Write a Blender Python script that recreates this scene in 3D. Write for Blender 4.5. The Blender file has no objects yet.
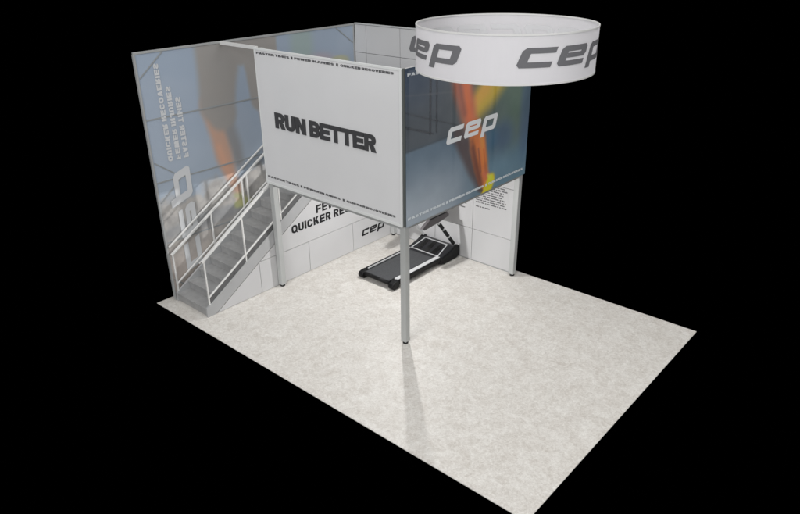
import bpy, bmesh, math, random
import numpy as np
from mathutils import Vector, Matrix

random.seed(7)
rng = np.random.default_rng(11)
scene = bpy.context.scene
COL = scene.collection

# ------------------------------------------------------------------ world, view
world = bpy.data.worlds.new("World")
scene.world = world
world.use_nodes = True
bg = world.node_tree.nodes["Background"]
bg.inputs[0].default_value = (0, 0, 0, 1)
bg.inputs[1].default_value = 0.0
scene.view_settings.view_transform = 'Standard'
scene.view_settings.look = 'None'
scene.view_settings.exposure = 0.0
scene.view_settings.gamma = 1.0

# ------------------------------------------------------------------ helpers
def lin(c):
    return tuple(((v / 255) / 12.92 if v / 255 <= 0.04045 else ((v / 255 + 0.055) / 1.055) ** 2.4) for v in c)

def mat(name, rgb, rough=0.5, metal=0.0, spec=0.5, var=0.0, vscale=6.0, bump=0.0, bscale=60.0, linear=False):
    m = bpy.data.materials.new(name)
    m.use_nodes = True
    nt = m.node_tree
    b = nt.nodes["Principled BSDF"]
    c = rgb if linear else lin(rgb)
    b.inputs["Base Color"].default_value = (*c, 1)
    b.inputs["Roughness"].default_value = rough
    b.inputs["Metallic"].default_value = metal
    b.inputs["Specular IOR Level"].default_value = spec
    if var > 0:
        tc = nt.nodes.new("ShaderNodeTexCoord")
        n = nt.nodes.new("ShaderNodeTexNoise")
        n.inputs["Scale"].default_value = vscale
        n.inputs["Detail"].default_value = 5
        r = nt.nodes.new("ShaderNodeValToRGB")
        r.color_ramp.elements[0].position = 0.3
        r.color_ramp.elements[1].position = 0.7
        r.color_ramp.elements[0].color = (*[v * (1 - var) for v in c], 1)
        r.color_ramp.elements[1].color = (*[min(1, v * (1 + var)) for v in c], 1)
        nt.links.new(tc.outputs["Object"], n.inputs["Vector"])
        nt.links.new(n.outputs["Fac"], r.inputs["Fac"])
        nt.links.new(r.outputs["Color"], b.inputs["Base Color"])
    if bump > 0:
        tc = nt.nodes.new("ShaderNodeTexCoord")
        n = nt.nodes.new("ShaderNodeTexNoise")
        n.inputs["Scale"].default_value = bscale
        n.inputs["Detail"].default_value = 3
        bp = nt.nodes.new("ShaderNodeBump")
        bp.inputs["Strength"].default_value = bump
        bp.inputs["Distance"].default_value = 0.01
        nt.links.new(tc.outputs["Object"], n.inputs["Vector"])
        nt.links.new(n.outputs["Fac"], bp.inputs["Height"])
        nt.links.new(bp.outputs["Normal"], b.inputs["Normal"])
    return m

def print_mat(name, rough=0.55):
    m = bpy.data.materials.new(name)
    m.use_nodes = True
    nt = m.node_tree
    b = nt.nodes["Principled BSDF"]
    b.inputs["Roughness"].default_value = rough
    b.inputs["Specular IOR Level"].default_value = 0.3
    a = nt.nodes.new("ShaderNodeAttribute")
    a.attribute_name = "ink"
    nt.links.new(a.outputs["Color"], b.inputs["Base Color"])
    # faint cloth ripple
    tc = nt.nodes.new("ShaderNodeTexCoord")
    n = nt.nodes.new("ShaderNodeTexNoise")
    n.inputs["Scale"].default_value = 1.3
    bp = nt.nodes.new("ShaderNodeBump")
    bp.inputs["Strength"].default_value = 0.15
    bp.inputs["Distance"].default_value = 0.05
    nt.links.new(tc.outputs["Object"], n.inputs["Vector"])
    nt.links.new(n.outputs["Fac"], bp.inputs["Height"])
    nt.links.new(bp.outputs["Normal"], b.inputs["Normal"])
    return m

def obj(name, bm, m, parent=None, smooth=False, bevel=0.0):
    bmesh.ops.recalc_face_normals(bm, faces=bm.faces[:])
    me = bpy.data.meshes.new(name)
    bm.to_mesh(me)
    bm.free()
    for mm in (m if isinstance(m, (list, tuple)) else [m]):
        me.materials.append(mm)
    if smooth:
        for p in me.polygons:
            p.use_smooth = True
    o = bpy.data.objects.new(name, me)
    COL.objects.link(o)
    if parent is not None:
        o.parent = parent
        o.matrix_parent_inverse = parent.matrix_world.inverted()
    if bevel > 0:
        md = o.modifiers.new("bevel", 'BEVEL')
        md.width = bevel
        md.segments = 2
        md.limit_method = 'ANGLE'
        md.angle_limit = math.radians(40)
    return o

def thing(name, label, cat, loc=(0, 0, 0), group=None):
    o = bpy.data.objects.new(name, None)
    COL.objects.link(o)
    o.location = loc
    o.empty_display_size = 0.2
    o.matrix_world = Matrix.Translation(loc)
    o["label"] = label
    o["category"] = cat
    o["kind"] = "thing"
    if group:
        o["group"] = group
    return o

def box(bm, x0, x1, y0, y1, z0, z1):
    v = [bm.verts.new((x, y, z)) for x in (x0, x1) for y in (y0, y1) for z in (z0, z1)]
    for f in ((0, 1, 3, 2), (4, 6, 7, 5), (0, 4, 5, 1), (2, 3, 7, 6), (0, 2, 6, 4), (1, 5, 7, 3)):
        bm.faces.new([v[i] for i in f])
    return v

def bar(bm, a, b, w, h, up=(0, 0, 1)):
    """box beam from a to b; w sideways, h along 'up'"""
    a, b = Vector(a), Vector(b)
    d = (b - a).normalized()
    s = d.cross(Vector(up)).normalized()
    u = s.cross(d).normalized()
    vs = []
    for p in (a, b):
        for i, j in ((-1, -1), (1, -1), (1, 1), (-1, 1)):
            vs.append(bm.verts.new(p + s * (i * w / 2) + u * (j * h / 2)))
    bm.faces.new(vs[0:4][::-1])
    bm.faces.new(vs[4:8])
    for i in range(4):
        j = (i + 1) % 4
        bm.faces.new((vs[i], vs[j], vs[4 + j], vs[4 + i]))

def tube(bm, pts, r, n=12, cap=True):
    pts = [Vector(p) for p in pts]
    rings = []
    for i, p in enumerate(pts):
        if i == 0:
            d = pts[1] - p
        elif i == len(pts) - 1:
            d = p - pts[i - 1]
        else:
            d = (pts[i + 1] - p).normalized() + (p - pts[i - 1]).normalized()
        d.normalize()
        ref = Vector((0, 0, 1)) if abs(d.z) < 0.95 else Vector((1, 0, 0))
        s = d.cross(ref).normalized()
        u = s.cross(d)
        rr = r[i] if isinstance(r, (list, tuple)) else r
        rings.append([bm.verts.new(p + (s * math.cos(2 * math.pi * k / n) + u * math.sin(2 * math.pi * k / n)) * rr) for k in range(n)])
    for a, b in zip(rings, rings[1:]):
        for k in range(n):
            bm.faces.new((a[k], a[(k + 1) % n], b[(k + 1) % n], b[k]))
    if cap:
        bm.faces.new(rings[0][::-1])
        bm.faces.new(rings[-1])

def prism(bm, poly, axis, a0, a1):
    """extrude 2D polygon along axis (0: poly is (y,z); 1: (x,z); 2: (x,y))"""
    def P(p, a):
        return {0: (a, p[0], p[1]), 1: (p[0], a, p[1]), 2: (p[0], p[1], a)}[axis]
    A = [bm.verts.new(P(p, a0)) for p in poly]
    B = [bm.verts.new(P(p, a1)) for p in poly]
    bm.faces.new(A[::-1])
    bm.faces.new(B)
    n = len(poly)
    for i in range(n):
        bm.faces.new((A[i], A[(i + 1) % n], B[(i + 1) % n], B[i]))

def new():
    return bmesh.new()

# flat lettering drawn as bold block strokes; every stroke is a strip of faces
def arc(cx, cy, rx, ry, a0, a1, n=7):
    return [(cx + rx * math.cos(math.radians(a0 + (a1 - a0) * i / n)), cy + ry * math.sin(math.radians(a0 + (a1 - a0) * i / n))) for i in range(n + 1)]

def glyph(c, s, W):
    """-> (width, strokes (polylines), quads)"""
    t = s / 2
    w = W
    r = min(w * .5, .34) - t
    P, Q = [], []
    def sl(x0, x1, y0=1.0, y1=0.0, h=None):
        h = h or t * 1.12
        Q.append([(x0 - h, y0), (x0 + h, y0), (x1 + h, y1), (x1 - h, y1)])
    stem = [(t, 0), (t, 1)]
    if c == 'E':
        P = [stem] + [[(s, y), (w * q, y)] for y, q in ((1 - t, 1), (.5, .94), (t, 1))]
    elif c == 'F':
        P = [stem] + [[(s, y), (w * q, y)] for y, q in ((1 - t, 1), (.48, .9))]
    elif c == 'T':
        P = [[(0, 1 - t), (w, 1 - t)], [(w / 2, 0), (w / 2, 1 - s)]]
    elif c == 'I':
        w = s
        P = [stem]
    elif c == 'N':
        P = [stem, [(w - t, 0), (w - t, 1)]]
        Q = [[(s, 1), (s, .58), (w - s, 0), (w - s, .42)]]
    elif c == 'M':
        w = W * 1.25
        P = [stem, [(w - t, 0), (w - t, 1)]]
        Q = [[(s, 1), (s, .62), (w / 2, .0), (w / 2, .42)], [(w - s, 1), (w / 2, .42), (w / 2, .0), (w - s, .62)]]
    elif c == 'W':
        w = W * 1.45
        h = t * 1.05
        sl(h, w * .27), sl(w * .5, w * .27), sl(w * .5, w * .73), sl(w - h, w * .73)
    elif c == 'V':
        w = W * 1.08
        sl(t * 1.12, w / 2), sl(w - t * 1.12, w / 2)
    elif c == 'A':
        w = W * 1.1
        sl(w / 2, t * 1.12), sl(w / 2, w - t * 1.12)
        P = [[(w * .3, .3), (w * .7, .3)]]
    elif c == 'K':
        P = [stem]
        w = W * 1.05
        Q = [[(w - s * 1.4, 1), (w - .02, 1), (s, .34), (s, .34 + s * .9)], [(w * .33, .60), (w * .62, .72), (w + .02, 0), (w - s * 1.25, 0)]]
    elif c == 'U':
        P = [[(t, 1), (t, t + r)] + arc(t + r, t + r, r, r, 180, 270)[1:] + arc(w - t - r, t + r, r, r, 270, 360) + [(w - t, 1)]]
    elif c == 'J':
        w = W * .85
        r = min(w * .5, .34) - t
        P = [[(w - t, 1), (w - t, t + r)] + arc(w - t - r, t + r, r, r, 0, -90)[1:] + arc(t + r, t + r, r, r, 270, 180) + [(t, .36)]]
    elif c in 'OQ':
        w = W * 1.1
        r = w * .5 - t
        ry = min(.36, r * 1.1)
        o = arc(w / 2, 1 - t - ry, r, ry, 90, 180) + arc(w / 2, t + ry, r, ry, 180, 360) + arc(w / 2, 1 - t - ry, r, ry, 0, 90)
        P = [o]
        if c == 'Q':
            Q = [[(w * .55, .32), (w * .68, .40), (w * 1.02, .06), (w * .9, -.06)]]
    elif c == 'C':
        w = W * 1.05
        r = w * .5 - t
        ry = min(.36, r * 1.1)
        P = [arc(w / 2, 1 - t - ry, r, ry, 8, 180, 12) + arc(w / 2, t + ry, r, ry, 180, 352, 12)]
    elif c == 'S':
        r = w * .5 - t
        h = (1 - s) / 4
        P = [arc(w / 2, 1 - t - h, r, h, 15, 180, 10) + arc(w / 2, 1 - t - h, r, h, 180, 262, 5)[1:] + arc(w / 2, t + h, r, h, 82, 0, 5) + arc(w / 2, t + h, r, h, 0, -165, 10)[1:]]
    elif c in 'RB':
        P = [stem]
        m = .48
        h = (1 - t - m) / 2
        rr = min(h, w * .4)
        P.append([(s, 1 - t), (w - t - rr, 1 - t)] + arc(w - t - rr, 1 - t - h, rr, h, 90, -90, 10)[1:] + [(s, m)])
        if c == 'B':
            h = (m - t) / 2
            P.append([(s, m - .001), (w - rr - t * .9, m - .001)] + arc(w - t - rr, m - h, rr * 1.05, h, 85, -90, 10)[1:] + [(s, t)])
        else:
            Q = [[(w * .42, m - t * .98), (w * .42 + s * 1.2, m - t * .98), (w + .02, 0), (w + .02 - s * 1.2, 0)]]
    return w, P, Q

def text_words(name, text, u0, u1, v0, v1, fn, m, parent, s=.2, W=.66, gap=.10, space=.30):
    """one mesh per word, together filling u0..u1"""
    def width(t):
        x = 0
        for ch in t:
            x += space if ch == ' ' else glyph(ch, s, W)[0] + gap
        return x
    tot = width(text) - gap
    x = 0
    for wd in text.split(' '):
        wl = width(wd)
        bm = new()
        text_on(bm, wd, u0 + x / tot * (u1 - u0), u0 + (x + wl - gap) / tot * (u1 - u0), v0, v1, fn, s, W, gap, space)
        obj(name, bm, m, parent)
        x += wl + space

def text_on(bm, text, u0, u1, v0, v1, fn, s=.2, W=.66, gap=.10, space=.30):
    x = 0
    strokes, quads = [], []
    for ch in text:
        if ch == ' ':
            x += space
            continue
        w, P, Q = glyph(ch, s, W)
        strokes += [[(p[0] + x, p[1]) for p in q] for q in P]
        quads += [[(p[0] + x, p[1]) for p in q] for q in Q]
        x += w + gap
    total = x - gap
    layer = [0]
    def put(p):
        return bm.verts.new(fn(u0 + p[0] / total * (u1 - u0), v0 + p[1] * (v1 - v0), layer[0] * 1.2e-4))
    for pl in strokes:
        pl = [q for i, q in enumerate(pl) if i == 0 or math.hypot(q[0] - pl[i - 1][0], q[1] - pl[i - 1][1]) > 1e-5]
        n = len(pl)
        closed = math.hypot(pl[0][0] - pl[-1][0], pl[0][1] - pl[-1][1]) < 1e-5
        L = []
        for i in range(n):
            a = pl[i - 1] if i > 0 else (pl[-2] if closed else None)
            b = pl[i + 1] if i < n - 1 else (pl[1] if closed else None)
            def nrm(p, q):
                d = math.hypot(q[0] - p[0], q[1] - p[1])
                return (-(q[1] - p[1]) / d, (q[0] - p[0]) / d)
            na = nrm(a, pl[i]) if a else None
            nb = nrm(pl[i], b) if b else None
            if na and nb:
                m = (na[0] + nb[0], na[1] + nb[1])
                k = 2 / max(.5, m[0] ** 2 + m[1] ** 2)
                m = (m[0] * k, m[1] * k)
            else:
                m = na or nb
            L.append((put((pl[i][0] + m[0] * s / 2, pl[i][1] + m[1] * s / 2)), put((pl[i][0] - m[0] * s / 2, pl[i][1] - m[1] * s / 2))))
        for p, q in zip(L, L[1:]):
            bm.faces.new((p[0], p[1], q[1], q[0]))
        layer[0] = (layer[0] + 1) % 4
    for q in quads:
        bm.faces.new([put(p) for p in q])
        layer[0] = (layer[0] + 1) % 4

SH = 0.33
def logo_on(bm, fn, n=6):
    """slanted three-letter sports logo; unit = letter height; fn(u, v) -> 3D"""
    sh, t, w = SH, 0.285, 0.40
    def quad(a, b, c, d, k=n):      # a bottom-left, b bottom-right, c top-right, d top-left
        L = []
        for i in range(k + 1):
            s = i / k
            lo = (a[0] + (b[0] - a[0]) * s, a[1] + (b[1] - a[1]) * s)
            hi = (d[0] + (c[0] - d[0]) * s, d[1] + (c[1] - d[1]) * s)
            L.append((bm.verts.new(fn(lo[0] + sh * lo[1], lo[1])), bm.verts.new(fn(hi[0] + sh * hi[1], hi[1]))))
        for p, q in zip(L, L[1:]):
            bm.faces.new((p[0], q[0], q[1], p[1]))
    def rect(x0, x1, y0, y1, k=n):
        quad((x0, y0), (x1, y0), (x1, y1), (x0, y1), k)
    ch = 0.15
    def left_bar(x, y0=0, y1=1, low=True):
        if low:
            quad((x + ch, y0), (x + w, y0), (x + w, y0 + ch), (x, y0 + ch), 2)
            rect(x, x + w, y0 + ch, y1 - ch, 2)
        else:
            rect(x, x + w, y0, y1 - ch, 2)
        quad((x, y1 - ch), (x + w, y1 - ch), (x + w, y1), (x + ch, y1), 2)
    # c
    left_bar(0)
    rect(w, 1.53, 0, t)
    rect(w, 1.53, 1 - t, 1)
    # e
    x, W = 1.80, 1.62
    left_bar(x)
    rect(x + w, x + W - .05, 0, t * .92)
    rect(x + w, x + W - w, 1 - t, 1)
    rect(x + w, x + W - w, .40, .40 + t * .85)
    quad((x + W - w, .40), (x + W - ch, .40), (x + W, .40 + ch), (x + W - w, .40 + ch), 2)
    rect(x + W - w, x + W, .40 + ch, 1 - ch, 2)
    quad((x + W - w, 1 - ch), (x + W, 1 - ch), (x + W - ch, 1), (x + W - w, 1), 2)
    # p
    x, W = 3.72, 1.58
    rect(x, x + w, -.30, 0, 2)
    left_bar(x, 0, 1, low=False)
    rect(x + w, x + W - w, 0, t)
    rect(x + w, x + W - w, 1 - t, 1)
    quad((x + W - w, 0), (x + W - ch, 0), (x + W, ch), (x + W - w, ch), 2)
    rect(x + W - w, x + W, ch, 1 - ch, 2)
    quad((x + W - w, 1 - ch), (x + W, 1 - ch), (x + W - ch, 1), (x + W - w, 1), 2)

# printed picture: fine grid with ink colours
def smooth(a, b, x):
    t = np.clip((x - a) / (b - a), 0, 1)
    return t * t * (3 - 2 * t)

def noise2(Y, Z, scale, seed, octaves=4):
    r = np.random.default_rng(seed)
    out = np.zeros_like(Y)
    amp = 1.0
    for o in range(octaves):
        g = r.random((64, 64))
        a, b = Y * scale * 2 ** o, Z * scale * 2 ** o
        i, j = np.floor(a).astype(int), np.floor(b).astype(int)
        fa, fb = a - i, b - j
        fa, fb = fa * fa * (3 - 2 * fa), fb * fb * (3 - 2 * fb)
        G = lambda p, q: g[p % 64, q % 64]
        out += amp * ((G(i, j) * (1 - fa) + G(i + 1, j) * fa) * (1 - fb) + (G(i, j + 1) * (1 - fa) + G(i + 1, j + 1) * fa) * fb - 0.5)
        amp *= 0.5
    return out

class Picture:
    def __init__(s, y0, y1, z0, z1, ny, nz):
        s.Y, s.Z = np.meshgrid(np.linspace(y0, y1, ny), np.linspace(z0, z1, nz), indexing='ij')
        s.C = np.zeros((ny, nz, 3))
        s.ny, s.nz = ny, nz
    def over(s, mask, rgb):
        m = np.clip(mask, 0, 1)[..., None]
        s.C = s.C * (1 - m) + np.asarray(rgb, float) * m
    def limb(s, pts, blur):
        """soft mask of a limb through (y, z, radius) points"""
        best = np.full(s.Y.shape, 1e9)
        for (ya, za, ra), (yb, zb, rb) in zip(pts, pts[1:]):
            dy, dz = yb - ya, zb - za
            t = np.clip(((s.Y - ya) * dy + (s.Z - za) * dz) / (dy * dy + dz * dz), 0, 1)
            d = np.hypot(s.Y - ya - t * dy, s.Z - za - t * dz) - (ra + (rb - ra) * t)
            best = np.minimum(best, d)
        return 1 - smooth(-blur, blur, best)
    def blob(s, y, z, ry, rz, soft=0.5):
        d = np.hypot((s.Y - y) / ry, (s.Z - z) / rz)
        return 1 - smooth(1 - soft, 1 + soft, d)
    def build(s, name, xplane, m, parent, gain):
        c = np.clip(s.C, 0, 255) / 255
        c = np.where(c <= 0.04045, c / 12.92, ((c + 0.055) / 1.055) ** 2.4) * gain
        c = np.clip(c, 0, 0.9)
        ny, nz = s.ny, s.nz
        V = np.stack([np.full(s.Y.shape, xplane), s.Y, s.Z], -1).reshape(-1, 3)
        idx = np.arange(ny * nz).reshape(ny, nz)
        F = np.stack([idx[:-1, :-1], idx[1:, :-1], idx[1:, 1:], idx[:-1, 1:]], -1).reshape(-1, 4)
        me = bpy.data.meshes.new(name)
        me.from_pydata(V.tolist(), [], F.tolist())
        at = me.color_attributes.new("ink", 'FLOAT_COLOR', 'POINT')
        at.data.foreach_set("color", np.concatenate([c.reshape(-1, 3), np.ones((ny * nz, 1))], 1).astype(np.float32).ravel())
        me.materials.append(m)
        o = bpy.data.objects.new(name, me)
        COL.objects.link(o)
        o.parent = parent
        o.matrix_parent_inverse = parent.matrix_world.inverted()
        # real cloth thickness
        md = o.modifiers.new("thickness", 'SOLIDIFY')
        md.thickness = 0.006
        md.offset = -1
        return o

# ------------------------------------------------------------------ dimensions
XW = -1.294            # face of the tall printed wall
Y0, YB = -2.0, 3.94    # its near end; face of the back wall
H1, H2 = 2.5, 5.34     # platform underside; top of walls
XB = 3.763             # right posts
PY = 3.865             # rear posts
PW = -0.08             # face of the partition under the stairs
FX, FY = 3.858, -0.095  # faces of the two banners

# ------------------------------------------------------------------ materials
M_alu = mat("satin_aluminium", (190, 192, 192), 0.38, 0.0, 0.5, var=0.04, vscale=3)
M_alu_d = mat("grey_aluminium", (164, 166, 166), 0.42, 0.0, 0.5, var=0.05, vscale=3)
M_rail = mat("pale_metal", (222, 222, 220), 0.35)
M_post = mat("post_metal", (178, 180, 179), 0.4, var=0.04, vscale=2.0)
M_black = mat("black_rubber", (22, 22, 23), 0.6)
M_step = mat("grey_step", (158, 158, 158), 0.6, var=0.10, vscale=9, bump=0.1)
M_string = mat("stringer_paint", (170, 171, 172), 0.5, var=0.04, vscale=2)
M_white = mat("white_panel", (199, 199, 200), 0.45, var=0.02, vscale=1.2)
M_gap = mat("panel_joint", (120, 120, 122), 0.8)
M_cloth = mat("white_cloth", (238, 238, 239), 0.75, spec=0.2, var=0.02, vscale=1.0, bump=0.12, bscale=2.2)
M_clothframe = mat("white_frame", (228, 230, 229), .5)
def sheer(m, f):
    nt = m.node_tree
    t = nt.nodes.new("ShaderNodeBsdfTransparent")
    mx = nt.nodes.new("ShaderNodeMixShader")
    mx.inputs[0].default_value = f
    nt.links.new(nt.nodes["Principled BSDF"].outputs[0], mx.inputs[1])
    nt.links.new(t.outputs[0], mx.inputs[2])
    nt.links.new(mx.outputs[0], nt.nodes["Material Output"].inputs[0])
sheer(M_cloth, .21)
M_ink = mat("black_print", (24, 24, 26), 0.6, spec=0.3)
M_ink_g = mat("dark_grey_print", (112, 112, 115), 0.7, spec=0.2)
M_ink_s = mat("soft_grey_print", (110, 110, 113), 0.7, spec=0.2)
M_ghost = mat("show_through_print", (212, 212, 214), 0.8, spec=0.1)
M_ink_w = mat("white_print", (236, 238, 240), 0.6, spec=0.3)
M_ink_pale = mat("pale_print", (208, 210, 212), 0.7, spec=0.2)
M_ink_pale2 = mat("bright_pale_print", (226, 232, 236), 0.7, spec=0.2)
M_seam = mat("frame_line", (150, 154, 156), 0.7, spec=0.2)  # own grey of the wall's frame strips and braces
M_deck = mat("deck_board", (140, 140, 142), 0.7, var=0.06, vscale=4)
M_printA = print_mat("runner_wall_print")
M_printB = print_mat("runner_banner_print")
sheer(M_printB, .30)

def floor_material():
    m = bpy.data.materials.new("mottled_stone_floor")
    m.use_nodes = True
    nt = m.node_tree
    b = nt.nodes["Principled BSDF"]
    tc = nt.nodes.new("ShaderNodeTexCoord")
    def noise(scale, detail, rough, dist=0.0, off=0.0):
        mp = nt.nodes.new("ShaderNodeMapping")
        mp.inputs["Location"].default_value = (off, off * 0.7, 0)
        n = nt.nodes.new("ShaderNodeTexNoise")
        n.inputs["Scale"].default_value = scale
        n.inputs["Detail"].default_value = detail
        n.inputs["Roughness"].default_value = rough
        n.inputs["Distortion"].default_value = dist
        nt.links.new(tc.outputs["Object"], mp.inputs["Vector"])
        nt.links.new(mp.outputs["Vector"], n.inputs["Vector"])
        return n
    big = noise(2.6, 7, 0.66, 0.8)
    mid = noise(6.0, 8, 0.74, 1.0, 3.0)
    fine = noise(22, 6, 0.78, 1.0, 9.0)
    def ramp(src, p0, c0, p1, c1):
        r = nt.nodes.new("ShaderNodeValToRGB")
        r.color_ramp.elements[0].position = p0
        r.color_ramp.elements[1].position = p1
        r.color_ramp.elements[0].color = (*lin(c0), 1)
        r.color_ramp.elements[1].color = (*lin(c1), 1)
        nt.links.new(src.outputs["Fac"], r.inputs["Fac"])
        return r
    a = ramp(big, 0.37, (198, 191, 182), 0.63, (222, 219, 213))
    c = ramp(mid, 0.39, (182, 175, 166), 0.62, (233, 231, 226))
    d = ramp(fine, 0.38, (176, 171, 164), 0.62, (240, 239, 236))
    def mix(x, y, fac):
        mx = nt.nodes.new("ShaderNodeMix")
        mx.data_type = 'RGBA'
        mx.inputs["Factor"].default_value = fac
        nt.links.new(x, mx.inputs["A"])
        nt.links.new(y, mx.inputs["B"])
        return mx.outputs["Result"]
    col = mix(mix(a.outputs["Color"], c.outputs["Color"], 0.46), d.outputs["Color"], 0.36)
    nt.links.new(col, b.inputs["Base Color"])
    rr = nt.nodes.new("ShaderNodeMapRange")
    rr.inputs["To Min"].default_value = 0.42
    rr.inputs["To Max"].default_value = 0.6
    nt.links.new(mid.outputs["Fac"], rr.inputs["Value"])
    nt.links.new(rr.outputs["Result"], b.inputs["Roughness"])
    b.inputs["Specular IOR Level"].default_value = 0.2
    bp = nt.nodes.new("ShaderNodeBump")
    bp.inputs["Strength"].default_value = 0.06
    bp.inputs["Distance"].default_value = 0.004
    nt.links.new(fine.outputs["Fac"], bp.inputs["Height"])
    nt.links.new(bp.outputs["Normal"], b.inputs["Normal"])
    return m

# ------------------------------------------------------------------ floor
bm = new()
box(bm, -1.498, 7.99, -2.347, 4.136, -0.012, 0.0)
fl = obj("floor", bm, floor_material())
fl["kind"] = "structure"
fl["label"] = "pale mottled stone-look booth floor cut off in a rectangle"

# ------------------------------------------------------------------ tall printed wall
wall = thing("graphic_wall", "tall hazy printed fabric wall of a runner's legs, behind the stairs", "wall", (XW, Y0, 0))
pic = Picture(Y0 + .03, YB - .03, 0.03, H2 - .03, 300, 270)
Y, Z = pic.Y, pic.Z
pic.C[:] = (120, 132, 147)
pic.over(smooth(4.2, 2.4, Z) * .6, (128, 138, 149))
pic.over(smooth(0.05, 0.35, noise2(Y, Z, .55, 2)) * .25, (132, 140, 151))
# rocky ground
nn = noise2(Y, Z, 1.6, 5)
nf = noise2(Y, Z, 6.0, 6)
ground = smooth(-.12, .18, 2.42 + .10 * Y + nn * .45 - Z)
pic.over(ground, (132, 130, 128))
pic.over(ground * smooth(.0, .35, nf) * .8, (146, 143, 139))
pic.over(ground * smooth(.0, .35, -nf) * .6, (116, 114, 112))
pic.over(pic.limb([(-1.9, 1.55, .12), (-1.0, 1.62, .2), (-.1, 1.62, .14), (.3, 1.5, .1)], .08) * .6, (104, 107, 111))
pic.over(smooth(1.7, .6, Z) * .6, (150, 138, 130))
# shorts of the nearer runner
shorts = pic.limb([(-.05, 5.5, .62), (-.2, 4.6, .48), (-.28, 4.1, .44), (-.2, 3.85, .36)], .10)
shorts = np.maximum(shorts, pic.limb([(.9, 5.6, .64), (.82, 4.6, .28), (.86, 4.0, .26)], .06))
shorts = np.maximum(shorts, smooth(4.72, 4.86, Z) * smooth(-.68, -.58, Y) * (1 - smooth(1.40, 1.50, Y)))
# far leg, in shade
pic.over(pic.limb([(-.12, 4.2, .26), (-.12, 3.6, .2), (.03, 3.05, .17), (.10, 2.7, .12)], .13) * .9, (108, 108, 109))
# near leg
pic.over(pic.limb([(-.45, 4.1, .26), (-.36, 3.4, .19), (-.28, 2.95, .21), (-.16, 2.45, .15), (-.03, 2.05, .10), (.02, 1.8, .09)], .10), (152, 122, 106))
pic.over(pic.limb([(-.38, 3.15, .06), (-.3, 2.8, .1), (-.2, 2.5, .06)], .12) * .75, (170, 126, 103))
pic.over(pic.limb([(.98, 4.0, .22), (1.05, 3.3, .18), (.95, 2.8, .12)], .08), (142, 122, 112))
pic.over(shorts, (120, 117, 114))
pic.over(shorts * smooth(.0, .4, noise2(Y, Z, 1.2, 9)) * .35, (117, 116, 115))
# shoe, plants
pic.over(pic.limb([(-.08, 1.72, .09), (.12, 1.74, .12), (.3, 1.68, .07)], .05) * .8, (152, 156, 104))
pic.over(pic.limb([(-.1, 1.95, .05), (.05, 1.9, .08)], .06) * .6, (122, 140, 96))
# second runner far away, above the platform
pic.over(pic.blob(2.2, 5.0, .34, .8) * .6, (120, 136, 126))
pic.over(pic.blob(2.7, 4.56, .5, .22) * .6, (142, 124, 128))
pic.over(pic.blob(3.38, 4.50, .34, .15, .3) * .8, (142, 141, 110))
pic.over(pic.blob(1.9, 4.4, .3, .3) * .4, (130, 128, 126))
GA = 1.80
pic.C = pic.C * .88 + np.array((130, 130, 130)) * .12
fab = pic.build("printed_fabric", XW - .004, M_printA, wall, GA)
# frame
for nm, a in (("frame_rail", (Y0, YB, H2 - .03, H2 + .012)), ("frame_rail", (Y0, YB, 0.004, .04)), ("frame_rail", (Y0 - .012, Y0 + .028, .04, H2 - .03)), ("frame_rail", (YB - .045, YB - .005, .04, H2 - .03))):
    bm = new()
    box(bm, XW - .05, XW + .008, a[0], a[1], a[2], a[3])
    obj(nm, bm, M_alu_d, wall, bevel=.004)
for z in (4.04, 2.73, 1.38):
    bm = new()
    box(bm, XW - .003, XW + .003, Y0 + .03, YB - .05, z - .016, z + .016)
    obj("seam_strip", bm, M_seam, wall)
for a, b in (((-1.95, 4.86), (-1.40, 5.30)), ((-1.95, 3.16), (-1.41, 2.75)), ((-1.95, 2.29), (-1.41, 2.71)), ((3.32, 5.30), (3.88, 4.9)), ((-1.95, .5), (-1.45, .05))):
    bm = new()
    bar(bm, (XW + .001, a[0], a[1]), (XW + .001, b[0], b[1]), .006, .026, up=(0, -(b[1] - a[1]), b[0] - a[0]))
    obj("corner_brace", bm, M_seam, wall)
# mirrored lettering, reading upward
fnw = lambda u, v, d=0: (XW + .0045 + d, v, u)
for s, z1, a, b in (("QUICKER RECOVERIES", 5.10, -1.635, -1.525), ("FEWER INJURIES", 4.63, -1.447, -1.337), ("FASTER TIMES", 4.39, -1.27, -1.15)):
    text_words("lettering", s, 3.12, z1, a, b, fnw, M_ink_pale, wall, s=.26, gap=.08)
bm = new()
k = .42
logo_on(bm, lambda u, v: (XW + .0046, -1.60 + v * k, .55 + u * k * 1.02))
obj("logo", bm, M_ink_pale, wall)

# ------------------------------------------------------------------ back wall
bw = thing("back_wall", "white panelled back wall with lines of small text, behind the treadmill", "wall", (1.2, YB, 0))
bm = new()
box(bm, XW + .012, 3.74, YB + .03, YB + .06, 0.006, H2)
obj("backing", bm, M_gap, bw)
xs = [XW + .012, -.89, .23, 1.37, 2.52, 3.63, 3.74]
zs = [.012, .84, 2.08, 3.40, 4.67, H2]
g = .006
for i in range(len(xs) - 1):
    for j in range(len(zs) - 1):
        bm = new()
        box(bm, xs[i] + g, xs[i + 1] - g, YB, YB + .028, zs[j] + g, zs[j + 1] - g)
        obj("panel", bm, M_white, bw)
bm = new()
box(bm, XW + .012, 3.74, YB - .012, YB + .062, H2 + .002, H2 + .03)
obj("top_rail", bm, M_alu, bw, bevel=.004)
bm = new()
box(bm, XW + .012, 3.69, YB - .006, YB + .03, .0005, .011)
obj("base_rail", bm, M_alu_d, bw)
bm = new()
logo_on(bm, lambda u, v: (.50 + u * .36, YB - .002, 4.845 + v * .36))
obj("logo", bm, M_ink_g, bw)
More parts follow.
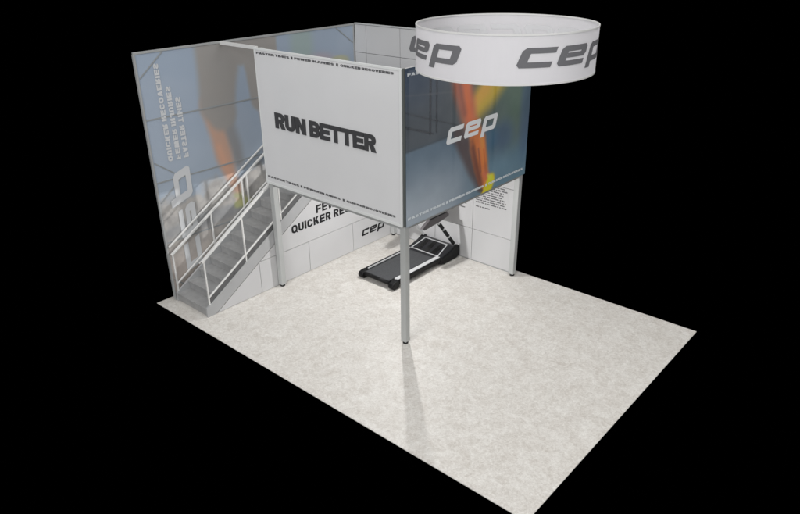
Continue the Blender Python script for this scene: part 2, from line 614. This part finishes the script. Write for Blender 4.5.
# illegible body copy: rows of word-length strokes
def body_copy(x0, x1, ztop, rows, last):
    """a thin printed sheet: small cells inked in word-like runs, too small to read"""
    dz, p = .058, .02
    n = int((x1 - x0) / p)
    xs_ = []
    for i in range(n):
        xs_ += [x0 + i * p, x0 + i * p + .0165]
    xs_.append(x0 + n * p)
    zs_, kinds = [ztop + .05], []
    for r in range(rows):
        z = ztop - r * dz - (dz * .9 if r == rows - 1 else 0)
        zs_ += [z + .036, z + .028, z]
        kinds += [(r, 0), (r, 1), (r, 2)]
    zs_.append(zs_[-1] - .03)
    kinds.append((0, 0))
    bm = new()
    G_ = [[bm.verts.new((x, YB - .002, z)) for x in xs_] for z in zs_]
    run = []
    for r in range(rows):
        row = []
        lim = int(last / p) if r == rows - 1 else n - random.randint(0, 7)
        while len(row) < lim:
            row += [random.choice((1, 1, 1, 2)) for _ in range(random.randint(2, 8))] + [0]
        row = row[:lim] + [0] * (n - lim)
        run.append(row[:n])
    for j in range(len(zs_) - 1):
        r, k = kinds[j]
        for i in range(len(xs_) - 1):
            f = bm.faces.new((G_[j][i], G_[j][i + 1], G_[j + 1][i + 1], G_[j + 1][i]))
            c = run[r][i // 2] if i % 2 == 0 else 0
            f.material_index = 1 if (k == 2 and c) or (k == 1 and c == 2) else 0
    obj("printed_copy", bm, (M_white, M_copy), bw)
M_copy = mat("body_copy_print", (60, 60, 63), .7, spec=.2)
body_copy(2.60, 3.50, 2.02, 10, .40)
body_copy(1.45, 2.44, 2.02, 12, .85)

# ------------------------------------------------------------------ partition under the stairs
pw = thing("partition_wall", "low white panelled partition with black slogan and logo under the stair slope", "wall", (PW, -1.8, 0))
def slope_lo(y):
    return 1.085 + .617 * y
ys = [-1.74, -.53, .94, 2.415, YB - .003]
zj = .77
def clip_poly(poly, y0, y1, z0, z1):
    def cut(P, f):
        out = []
        for i in range(len(P)):
            a, b = P[i], P[(i + 1) % len(P)]
            fa, fb = f(a), f(b)
            if fa >= 0:
                out.append(a)
            if fa * fb < 0:
                t = fa / (fa - fb)
                out.append((a[0] + (b[0] - a[0]) * t, a[1] + (b[1] - a[1]) * t))
        return out
    for f in (lambda p: p[0] - y0, lambda p: y1 - p[0], lambda p: p[1] - z0, lambda p: z1 - p[1]):
        poly = cut(poly, f)
        if len(poly) < 3:
            return []
    return poly
outline = [(-1.74, .004), (YB - .003, .004), (YB - .003, H1 - .01), ((H1 - .01 - 1.085) / .617, H1 - .01), (-1.74, slope_lo(-1.74))]
bm = new()
prism(bm, outline, 0, PW - .055, PW - .03)
obj("backing", bm, M_gap, pw)
for i in range(4):
    P = clip_poly(outline, ys[i] + g, ys[i + 1] - g, .01, zj - g)
    if P:
        bm = new()
        prism(bm, P, 0, PW - .028, PW)
        obj("panel", bm, M_white, pw)
P = clip_poly(outline, -1.74, YB - .003, zj + g, H1 - .01)
bm = new()
prism(bm, P, 0, PW - .028, PW)
obj("panel", bm, M_white, pw)
fnp = lambda u, v, d=0: (PW + .002 + d, u, v)
for s, a, b, z in (("QUICKER RECOVERIES", .455, 3.60, 1.125), ("FEWER INJURIES", 1.235, 3.60, 1.40), ("FASTER TIMES", 1.62, 3.60, 1.68)):
    text_words("lettering", s, a, b, z, z + .20, fnp, M_ink, pw, s=.225)
bm = new()
k = .158
logo_on(bm, lambda u, v: (PW + .002, 2.72 + u * k, .30 + v * k * 1.12))
obj("logo", bm, M_ink, pw)

# ------------------------------------------------------------------ raised platform
pf = thing("raised_platform", "open grey upper platform carried on four square metal posts", "platform", (1.9, 1.9, 0))
hw = .065
for (x, y) in ((0, 0), (XB, 0), (XB, PY), (0, PY)):
    bm = new()
    box(bm, x - hw, x + hw, y - hw, y + hw, .05, H1 + .025 if (x, y) == (0, PY) else H2 - .01)
    # chamfer
    po = obj("post", bm, M_post, pf, bevel=.012)
    bm = new()
    tube(bm, [(x, y, .0), (x, y, .028), (x, y, .05)], [.055, .055, .03], 16)
    obj("foot", bm, M_black, po)
bm = new()
box(bm, -.06, FX - .05, FY + .05, YB - .01, H1 + .03, H1 + .14)
obj("deck_floor", bm, M_deck, pf)
for a in ((-.05, XB + .05, -.03, .03, H1 - .06, H1 + .028), (-.05, XB + .05, PY - .03, PY + .03, H1 - .06, H1 + .028)):
    bm = new()
    box(bm, *a)
    obj("beam", bm, M_alu_d, pf)
for x in (0, XB):
    bm = new()
    box(bm, x - .03, x + .03, .035, PY - .035, H1 - .06, H1 + .028)
    obj("beam", bm, M_alu_d, pf)
bm = new()
box(bm, XW + .01, -.07, -.06, .0, H2 - .05, H2 + .015)
obj("top_beam", bm, M_rail, pf, bevel=.004)

bm = new()
box(bm, FX - .056, FX - .012, FY + .012, FY + .055, H1 + .03, H2 + .0)
obj("corner_profile", bm, mat("dark_profile", (88, 92, 90), .5), pf)

# ------------------------------------------------------------------ white banner
wb = thing("white_banner", "white fabric banner reading RUN BETTER on the platform front", "banner", (1.9, FY, H1))
x0, x1 = -.09, FX - .062
A1, A2 = H1 + .03, H2 - .012
bm = new()
box(bm, x0 + .03, x1 - .045, FY, FY + .022, A1 + .05, A2 - .03)
obj("fabric", bm, M_cloth, wb)
for a in ((x0, x1, A2 - .028, A2 + .012), (x0, x1, A1 - .01, A1 + .048), (x0, x0 + .028, A1 + .048, A2 - .028), (x1 - .043, x1, A1 + .048, A2 - .028)):
    bm = new()
    box(bm, a[0], a[1], FY - .006, FY + .026, a[2], a[3])
    obj("frame_rail", bm, M_clothframe, wb, bevel=.003)
fnb = lambda u, v, d=0: (u, FY - .003 - d, v)
M_ink_b = mat("charcoal_print", (70, 70, 72), .6, spec=.3)
for t, a, b in (("RUN", .40, 1.325), ("BETTER", 1.435, 3.185)):
    text_words("lettering", t, a, b, 3.805, 4.122, fnb, M_ink_b, wb, s=.25, W=.74, gap=.045)
for o in [c for c in wb.children if c.name.startswith("lettering")]:
    md = o.modifiers.new("thickness", 'SOLIDIFY')
    md.thickness = .03
    md.offset = 0
for a in (1.25, 2.52):
    bm = new()
    box(bm, a - .02, a + .02, FY + .024, FY + .05, A1 + .05, A2 - .03)
    obj("frame_stile", bm, M_alu_d, wb)
bm = new()
box(bm, x0 + .03, x1 - .045, FY + .052, FY + .07, 3.93, 3.97)
obj("frame_rail", bm, M_alu_d, wb)
M_ink_c = mat("charcoal_strip_print", (86, 86, 88), .6, spec=.3)
def strip(fn, spans, squares, z, h, m, parent):
    # three slogans between small squares
    for t, (p, q) in zip(("FASTER TIMES", "FEWER INJURIES", "QUICKER RECOVERIES"), spans):
        text_words("slogan_lettering", t, p, q, z, z + h, fn, m, parent, s=.27, W=.72, gap=.05, space=.16)
    for c in squares:
        bm = new()
        bm.faces.new([bm.verts.new(fn(c + i * .026, z + h / 2 + j * h * .6)) for i, j in ((-1, -1), (1, -1), (1, 1), (-1, 1))])
        obj("square_mark", bm, m, parent)
SP, SQ = ((-.02, .985), (1.125, 2.20), (2.365, 3.63)), (1.055, 2.285)
for z in (5.224, 2.668):
    strip(fnb, SP, SQ, z, .042, M_ink_c, wb)

# ------------------------------------------------------------------ runner banner
rb = thing("runner_banner", "blue banner with blurred orange runner's leg and white logo", "banner", (FX, 1.9, H1))
y0, y1 = FY + .025, 3.955
B1, B2 = H1 + .032, H2 - .012
pic = Picture(y0 + .012, y1, B1 - .012, B2 + .012, 270, 195)
Y, Z = pic.Y, pic.Z
pic.C[:] = (74, 80, 86)
pic.over(smooth(4.3, 5.2, Z) * smooth(1.3, .2, Y) * .7, (58, 72, 92))
pic.over(smooth(.8, 2.2, Y) * smooth(3.6, 4.4, Z) * .6, (84, 90, 88))
road = smooth(3.98, 3.88, Z + .02 * noise2(Y, Z, .8, 3))
pic.over(road * smooth(3.3, 1.2, Y), (88, 104, 118))
pic.over(smooth(4.0, 2.7, Z) * .9 * smooth(3.0, .6, Y), (150, 158, 166))
pic.over(smooth(4.0, 2.9, Z) * smooth(1.3, 2.8, Y), (88, 114, 130))
pic.over(smooth(3.4, 2.55, Z) * smooth(1.6, 3.2, Y) * .5, (104, 128, 140))
# pylons and far wall lines
pic.over(pic.limb([(.60, 5.2, .035), (.60, 4.12, .035)], .02) * .7, (52, 55, 60))
pic.over(pic.limb([(.78, 5.2, .03), (.78, 4.12, .03)], .02) * .6, (52, 55, 60))
pic.over(pic.limb([(-.1, 4.62, .012), (.6, 4.38, .012), (1.4, 4.12, .012)], .02) * .6, (54, 56, 60))
pic.over(pic.limb([(-.1, 4.37, .016), (.7, 4.1, .016)], .02) * .7, (52, 54, 58))
pic.over(pic.limb([(-.1, 4.9, .010), (1.3, 4.75, .010)], .02) * .5, (92, 96, 100))
pic.over(pic.limb([(-.05, 3.93, .018), (1.15, 3.96, .018)], .02) * .8, (66, 74, 82))
# foliage at the right
pic.over(pic.blob(3.35, 4.5, .75, 1.0, .6) * .9, (86, 106, 94))
pic.over(pic.blob(2.75, 4.0, .45, .5, .6) * .5, (78, 92, 92))
pic.over(pic.blob(3.85, 4.0, .25, 1.0, .5) * .6, (72, 90, 118))
pic.over(pic.blob(3.0, 3.6, .35, .3, .6) * .6, (64, 84, 112))
pic.over(pic.blob(2.55, 3.62, .25, .25, .6) * .7, (62, 92, 116))
# yellow thigh, orange leg
pic.over(pic.limb([(1.9, 4.3, .26), (2.35, 4.56, .32), (2.75, 4.85, .32), (3.15, 5.2, .34)], .20) * 1.0, (176, 152, 66))
pic.over(pic.limb([(1.95, 4.45, .1), (2.3, 4.66, .12)], .16) * .8, (198, 148, 72))
pic.over(pic.limb([(1.45, 5.4, .34), (1.55, 4.8, .27), (1.72, 4.35, .24), (1.85, 4.05, .2)], .15), (168, 100, 78))
pic.over(pic.limb([(1.60, 5.2, .1), (1.68, 4.6, .1), (1.80, 4.2, .08)], .14) * .8, (198, 106, 62))
pic.over(pic.limb([(1.45, 3.9, .16), (1.7, 3.6, .2), (2.0, 3.15, .2), (2.2, 2.8, .14)], .10) * .9, (78, 66, 66))
pic.over(pic.limb([(1.95, 3.95, .18), (2.10, 3.6, .26), (2.24, 3.15, .22), (2.40, 2.70, .14)], .08), (178, 104, 58))
pic.over(pic.limb([(1.9, 3.7, .04), (2.05, 3.2, .05), (2.2, 2.85, .05)], .07) * .7, (112, 66, 52))
pic.over(pic.limb([(2.22, 3.7, .05), (2.34, 3.2, .05)], .08) * .9, (218, 128, 62))
pic.over(pic.limb([(1.93, 3.55, .06), (2.08, 3.15, .07), (2.26, 2.75, .06)], .07) * .8, (100, 62, 52))
pic.over(pic.limb([(2.30, 3.45, .02), (2.42, 2.95, .03)], .04) * .5, (128, 72, 52))
pic.over(pic.limb([(1.36, 5.3, .05), (1.46, 4.8, .05), (1.62, 4.3, .05)], .10) * .6, (108, 76, 72))
pic.over(pic.limb([(2.12, 3.5, .02), (2.24, 3.0, .02)], .03) * .6, (92, 60, 62))
pic.over(pic.limb([(2.44, 2.46, .17), (2.62, 2.74, .13)], .06), (208, 178, 44))
pic.over(pic.limb([(2.36, 2.92, .05), (2.5, 2.88, .05)], .07) * .7, (176, 96, 74))
pic.over(pic.limb([(2.5, 2.86, .03), (2.6, 2.78, .05)], .05) * .8, (204, 194, 70))
pic.over(pic.limb([(2.2, 2.62, .04), (2.3, 2.58, .04)], .04) * .8, (70, 58, 58))
pic.C += (noise2(Y, Z, 3.0, 21) * 7)[..., None]
GB = 1.85
pic.build("printed_fabric", FX, M_printB, rb, GB)
for a in ((y0 + .04, y1 - .004, B2 - .03, B2 + .016), (y0 + .04, y1 - .004, B1 - .016, B1 + .03), (y1 - .034, y1 + .004, B1 + .03, B2 - .03), (y0 + .04, y0 + .07, B1 + .03, B2 - .03)):
    bm = new()
    box(bm, FX - .045, FX - .007, *a)
    obj("frame_rail", bm, M_rail, rb, bevel=.003)
# rear frame of the banner, faintly visible through the cloth
for a in ((1.30, 1.36, B1 + .03, B2 - .03), (2.62, 2.68, B1 + .03, B2 - .03)):
    bm = new()
    box(bm, FX - .045, FX - .012, *a)
    obj("frame_stile", bm, M_alu_d, rb)
fnr = lambda u, v, d=0: (FX + .004 + d, u, v)
bm = new()
k = .303
logo_on(bm, lambda u, v: (FX + .004, 1.055 + u * k * 1.0, 3.805 + v * k))
obj("logo", bm, M_ink_w, rb)
SP, SQ = ((-.02, 1.06), (1.20, 2.36), (2.52, 3.84)), (1.13, 2.44)
for z in (5.208, 2.645):
    strip(fnr, SP, SQ, z, .048, M_ink_pale2, rb)

# ------------------------------------------------------------------ staircase
st = thing("staircase", "straight grey metal staircase with pale handrails climbing to the platform", "staircase", (-.65, -1.98, 0))
XL, XR = -1.235, -.10
def line(c, m=.617):
    return lambda y: c + m * y
lo, up = line(1.10), line(1.43)
for x in (XR, XL):
    bm = new()
    P = [(-1.985, .002), (-1.783, .002), (1.95, lo(1.95)), (1.95, up(1.95)), (-1.985, up(-1.985))]
    prism(bm, P, 0, x - .025, x + .025)
    obj("stringer", bm, M_string, st, bevel=.004)
R, G = .19, .308
for i in range(13):
    ya = -1.955 + i * G
    z = (i + 1) * R
    bm = new()
    P = [(ya, z - R + .004), (ya + .02, z - R + .004), (ya + .02, z - .04), (ya + G + .02, z - .04), (ya + G + .02, z), (ya - .02, z), (ya - .02, z - .035), (ya, z - .035)]
    prism(bm, P, 0, XL + .026, XR - .026)
    obj("step", bm, M_step, st)
def rail(nm, x, f, a, b, w=.045, h=.05, m=M_rail):
    bm = new()
    bar(bm, (x, a, f(a)), (x, b, f(b)), w, h, up=(0, -.617, 1))
    return obj(nm, bm, m, st, bevel=.008)
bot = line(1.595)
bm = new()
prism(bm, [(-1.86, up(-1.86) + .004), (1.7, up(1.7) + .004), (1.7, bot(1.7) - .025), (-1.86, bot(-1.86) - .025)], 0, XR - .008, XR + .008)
obj("shade_strip", bm, mat("painted_shade", (92, 92, 93), .6, var=.2, vscale=8), st)  # dark plate standing in for the shade in the slot above the stringer
topR = line(2.49, .632)
topL = line(2.285, .60)
rail("handrail", XR, topR, -1.93, 1.2)
rail("handrail", XR - .10, line(2.44, .632), -1.93, 1.2, .02, .025)
rail("bottom_rail", XR, bot, -1.9, 1.75, .035, .035)
rail("handrail", XL, topL, -1.96, 1.9, .045, .05)
rail("wall_rail", XL - .025, line(2.475, .60), -1.97, 1.9, .03, .04)
rail("bottom_rail", XL, bot, -1.93, 1.75, .035, .035)
for x, tops, yy in ((XR, topR, (-1.885, -.845, .2, 1.15)), (XL, topL, (-1.93, -.86, .05, .20, 1.2))):
    for y in yy:
        bm = new()
        bar(bm, (x, y, up(y) - .02), (x, y, tops(y) - .02), .03, .03, up=(1, 0, 0))
        obj("baluster", bm, M_rail, st)
# ------------------------------------------------------------------ round hanging sign
CX, CY, RR, ZB, ZT = 6.084, -.589, 1.2, 5.654, 6.249
hs = thing("hanging_sign", "white ring-shaped overhead sign with dark grey logos", "sign", (CX, CY, ZB))
def annulus(bm, r0, r1, z0, z1, n=128):
    L = []
    for i in range(n):
        a = 2 * math.pi * i / n
        c, s = math.cos(a), math.sin(a)
        L.append([bm.verts.new((CX + r * c, CY + r * s, z)) for r, z in ((r0, z0), (r1, z0), (r1, z1), (r0, z1))])
    for i in range(n):
        p, q = L[i], L[(i + 1) % n]
        for k in range(4):
            k2 = (k + 1) % 4
            bm.faces.new((p[k], q[k], q[k2], p[k2]))
def ring_mat():
    m = mat("ring_cloth", (244, 243, 245), .8, spec=.15)
    nt = m.node_tree
    b = nt.nodes["Principled BSDF"]
    t = nt.nodes.new("ShaderNodeBsdfTranslucent")
    t.inputs[0].default_value = (.95, .94, .96, 1)
    mx = nt.nodes.new("ShaderNodeMixShader")
    mx.inputs[0].default_value = .42
    out = nt.nodes["Material Output"]
    nt.links.new(b.outputs[0], mx.inputs[1])
    nt.links.new(t.outputs[0], mx.inputs[2])
    nt.links.new(mx.outputs[0], out.inputs[0])
    return m
bm = new()
annulus(bm, RR - .006, RR, ZB + .02, ZT - .02)
obj("band", bm, ring_mat(), hs, smooth=False)
for z in (ZB, ZT - .02):
    bm = new()
    annulus(bm, RR - .014, RR + .004, z, z + .02)
    obj("rim", bm, M_rail, hs)
for st_deg in (-158.5, -51.0, 34, 109):
    for rr, mm, nm in ((RR + .003, M_ink_g, "logo"), (RR - .0085, M_ghost, "show_through_logo")):
        bm = new()
        kz = .232
        kd = 13.6
        logo_on(bm, lambda u, v: (CX + rr * math.cos(math.radians(st_deg + u * kd)), CY + rr * math.sin(math.radians(st_deg + u * kd)), 5.862 + v * kz), n=8)
        obj(nm, bm, mm, hs)

# ------------------------------------------------------------------ treadmill
tm = thing("treadmill", "black treadmill with grey handrails standing under the platform", "treadmill", (1.6, 2.6, 0))
M_tb = mat("treadmill_black", (18, 18, 19), .5, spec=.25)
M_belt = mat("treadmill_belt", (76, 77, 79), .8, spec=.2, var=.12, vscale=30, bump=.2, bscale=300)
M_hood = mat("treadmill_hood", (38, 38, 41), .35, spec=.3)
M_silver = mat("treadmill_silver", (205, 206, 207), .35)
M_grey = mat("treadmill_grey", (84, 80, 82), .5)
M_gloss = mat("treadmill_gloss", (10, 10, 11), .15)
bm = new()
box(bm, 1.10, 2.13, 1.56, 3.72, .06, .165)
obj("base_frame", bm, M_tb, tm, bevel=.02)
bm = new()
box(bm, 1.22, 1.965, 1.50, 3.115, .168, .19)
obj("running_belt", bm, M_belt, tm, bevel=.012)
bm = new()
tube(bm, [(1.2, 1.50, .135), (1.98, 1.50, .135)], .05, 16)
obj("rear_roller", bm, M_tb, tm, smooth=True)
for xa, xb, m in ((1.145, 1.165, M_silver), (1.99, 2.105, M_silver)):
    bm = new()
    box(bm, xa, xb, 1.66, 3.22, .166, .205)
    obj("side_rail", bm, m, tm, bevel=.008)
for xa, xb in ((1.085, 1.143), (1.966, 1.988), (2.107, 2.16)):
    bm = new()
    box(bm, xa, xb, 1.66, 3.22, .10, .198)
    obj("side_trim", bm, M_tb, tm, bevel=.008)
for x in (1.13, 2.08):
    bm = new()
    P = [(1.42, .06), (1.41, .11), (1.45, .165), (1.54, .19), (1.67, .185), (1.67, .04), (1.60, .0), (1.48, .0)]
    prism(bm, P, 0, x - .075, x + .075)
    obj("end_cap", bm, M_tb, tm, bevel=.025)
# motor hood
bm = new()
P = [(3.12, .06), (3.12, .175), (3.20, .195), (3.72, .325), (3.84, .31), (3.90, .24), (3.90, .05)]
prism(bm, P, 0, 1.09, 2.15)
hood = obj("motor_hood", bm, M_hood, tm, bevel=.012)
# outline inlay and gloss strips
def hz(y):
    return .195 + (y - 3.20) * .25
corners = ((1.19, 3.215), (2.03, 3.215), (1.95, 3.70), (1.25, 3.70))
bm = new()
for a, b in zip(corners, corners[1:] + corners[:1]):
    bar(bm, (a[0], a[1], hz(a[1]) + .006), (b[0], b[1], hz(b[1]) + .006), .022, .012)
obj("silver_outline", bm, M_silver, hood)
for k in range(3):
    xa = 1.30 + k * .235
    bm = new()
    ya, yb = 3.25, 3.67
    prism(bm, [(xa, ya), (xa + .15, ya), (xa + .135, 3.40), (xa + .12, yb), (xa + .01, yb), (xa + .005, 3.40)], 2, 0, .004)
    for v in bm.verts:
        v.co.z += hz(v.co.y) + .001
    obj("gloss_inlay", bm, (M_gloss, M_gloss, M_gloss)[k], hood)
# front wheels of the hood sides
for x in (1.10, 2.14):
    bm = new()
    P = [(3.16, .03), (3.17, .165), (3.60, .27), (3.80, .36), (3.90, .32), (3.912, .06), (3.80, .0), (3.3, .0)]
    P = [(min(p[0], 3.915), p[1]) for p in P]
    prism(bm, P, 0, x - .05, x + .05)
    obj("hood_side", bm, M_tb, tm, bevel=.03)
# uprights
for x in (1.13, 2.11):
    a, b = Vector((x, 3.77, .36)), Vector((x, 3.10, 1.17))
    bm = new()
    bar(bm, a, b, .05, .06, up=(0, .8, .6))
    u = obj("upright", bm, M_silver, tm, bevel=.012)
    for t0, t1 in () if x < 1.5 else ((.03, .33), (.38, .66), (.71, .93)):
        p, q = a + (b - a) * t0, a + (b - a) * t1
        bm = new()
        bar(bm, p, q, .058, .07, up=(0, .8, .6))
        o = obj("black_inlay", bm, M_tb, u)
# handrails and console
for x in (1.15, 2.10):
    bm = new()
    P = [(2.50, 1.17), (2.55, 1.22), (2.76, 1.325), (3.42, 1.325), (3.50, 1.27), (3.49, 1.22), (3.2, 1.17), (2.58, 1.125)]
    prism(bm, P, 0, x - .04, x + .04)
    h = obj("handrail", bm, M_grey, tm, bevel=.008)
    bm = new()
    bar(bm, (x, 2.78, 1.337), (x, 3.42, 1.337), .07, .022)
    obj("grip_pad", bm, M_tb, h, bevel=.008)
bm = new()
P = [(3.22, 1.37), (3.20, 1.42), (3.40, 1.62), (3.52, 1.66), (3.56, 1.56), (3.48, 1.40)]
prism(bm, P, 0, 1.20, 2.05)
con = obj("console", bm, M_grey, tm, bevel=.02)
bm = new()
a, b = Vector((1.625, 3.235, 1.462)), Vector((1.625, 3.375, 1.602))
bar(bm, a, b, .6, .012, up=(0, -.707, .707))
obj("screen", bm, M_gloss, con)

# ------------------------------------------------------------------ lamps
def area(name, loc, target, sx, sy, power, col=(1, 1, 1)):
    l = bpy.data.lights.new(name, 'AREA')
    l.shape = 'RECTANGLE'
    l.size, l.size_y = sx, sy
    l.energy = power
    l.color = col
    o = bpy.data.objects.new(name, l)
    COL.objects.link(o)
    o.location = loc
    d = Vector(target) - Vector(loc)
    o.rotation_euler = d.to_track_quat('-Z', 'Y').to_euler()
    return o
area("overhead_softbox", (7.0, -0.5, 13.0), (6.5, 0.0, 0), 20, 20, 1540, (1, .995, .985))
area("front_softbox", (7.5, -19.0, 12.0), (1.5, 1.0, 2.5), 10, 8, 2450)
area("side_softbox", (18.0, -1.0, 7.0), (1.0, 1.5, 2.0), 8, 8, 480)
pl = bpy.data.lights.new("under_platform_lamp", 'POINT')
pl.energy = 69
pl.color = (1, .99, .98)
pl.shadow_soft_size = .045
pl.use_nodes = True
lf = pl.node_tree.nodes.new("ShaderNodeLightFalloff")
lf.inputs["Strength"].default_value = 1.0
pl.node_tree.links.new(lf.outputs["Linear"], pl.node_tree.nodes["Emission"].inputs["Strength"])
po = bpy.data.objects.new("under_platform_lamp", pl)
COL.objects.link(po)
po.location = (1.88, 1.9, 2.38)

# ------------------------------------------------------------------ camera
cam_d = bpy.data.cameras.new("camera")
cam = bpy.data.objects.new("camera", cam_d)
COL.objects.link(cam)
yaw, pit, rol = math.radians(131.4829), math.radians(-25.4321), math.radians(-0.6156)
fw = Vector((math.cos(pit) * math.cos(yaw), math.cos(pit) * math.sin(yaw), math.sin(pit)))
r = Vector((math.sin(yaw), -math.cos(yaw), 0))
u = r.cross(fw)
r2 = r * math.cos(rol) + u * math.sin(rol)
u2 = -r * math.sin(rol) + u * math.cos(rol)
M = Matrix((r2, u2, -fw)).transposed().to_4x4()
M.translation = (11.2157, -8.5672, 7.2864)
cam.matrix_world = M
cam_d.sensor_fit = 'HORIZONTAL'
cam_d.sensor_width = 36
cam_d.lens = 673.2248 / 800 * 36
cam_d.clip_start = .1
cam_d.clip_end = 200
scene.camera = cam
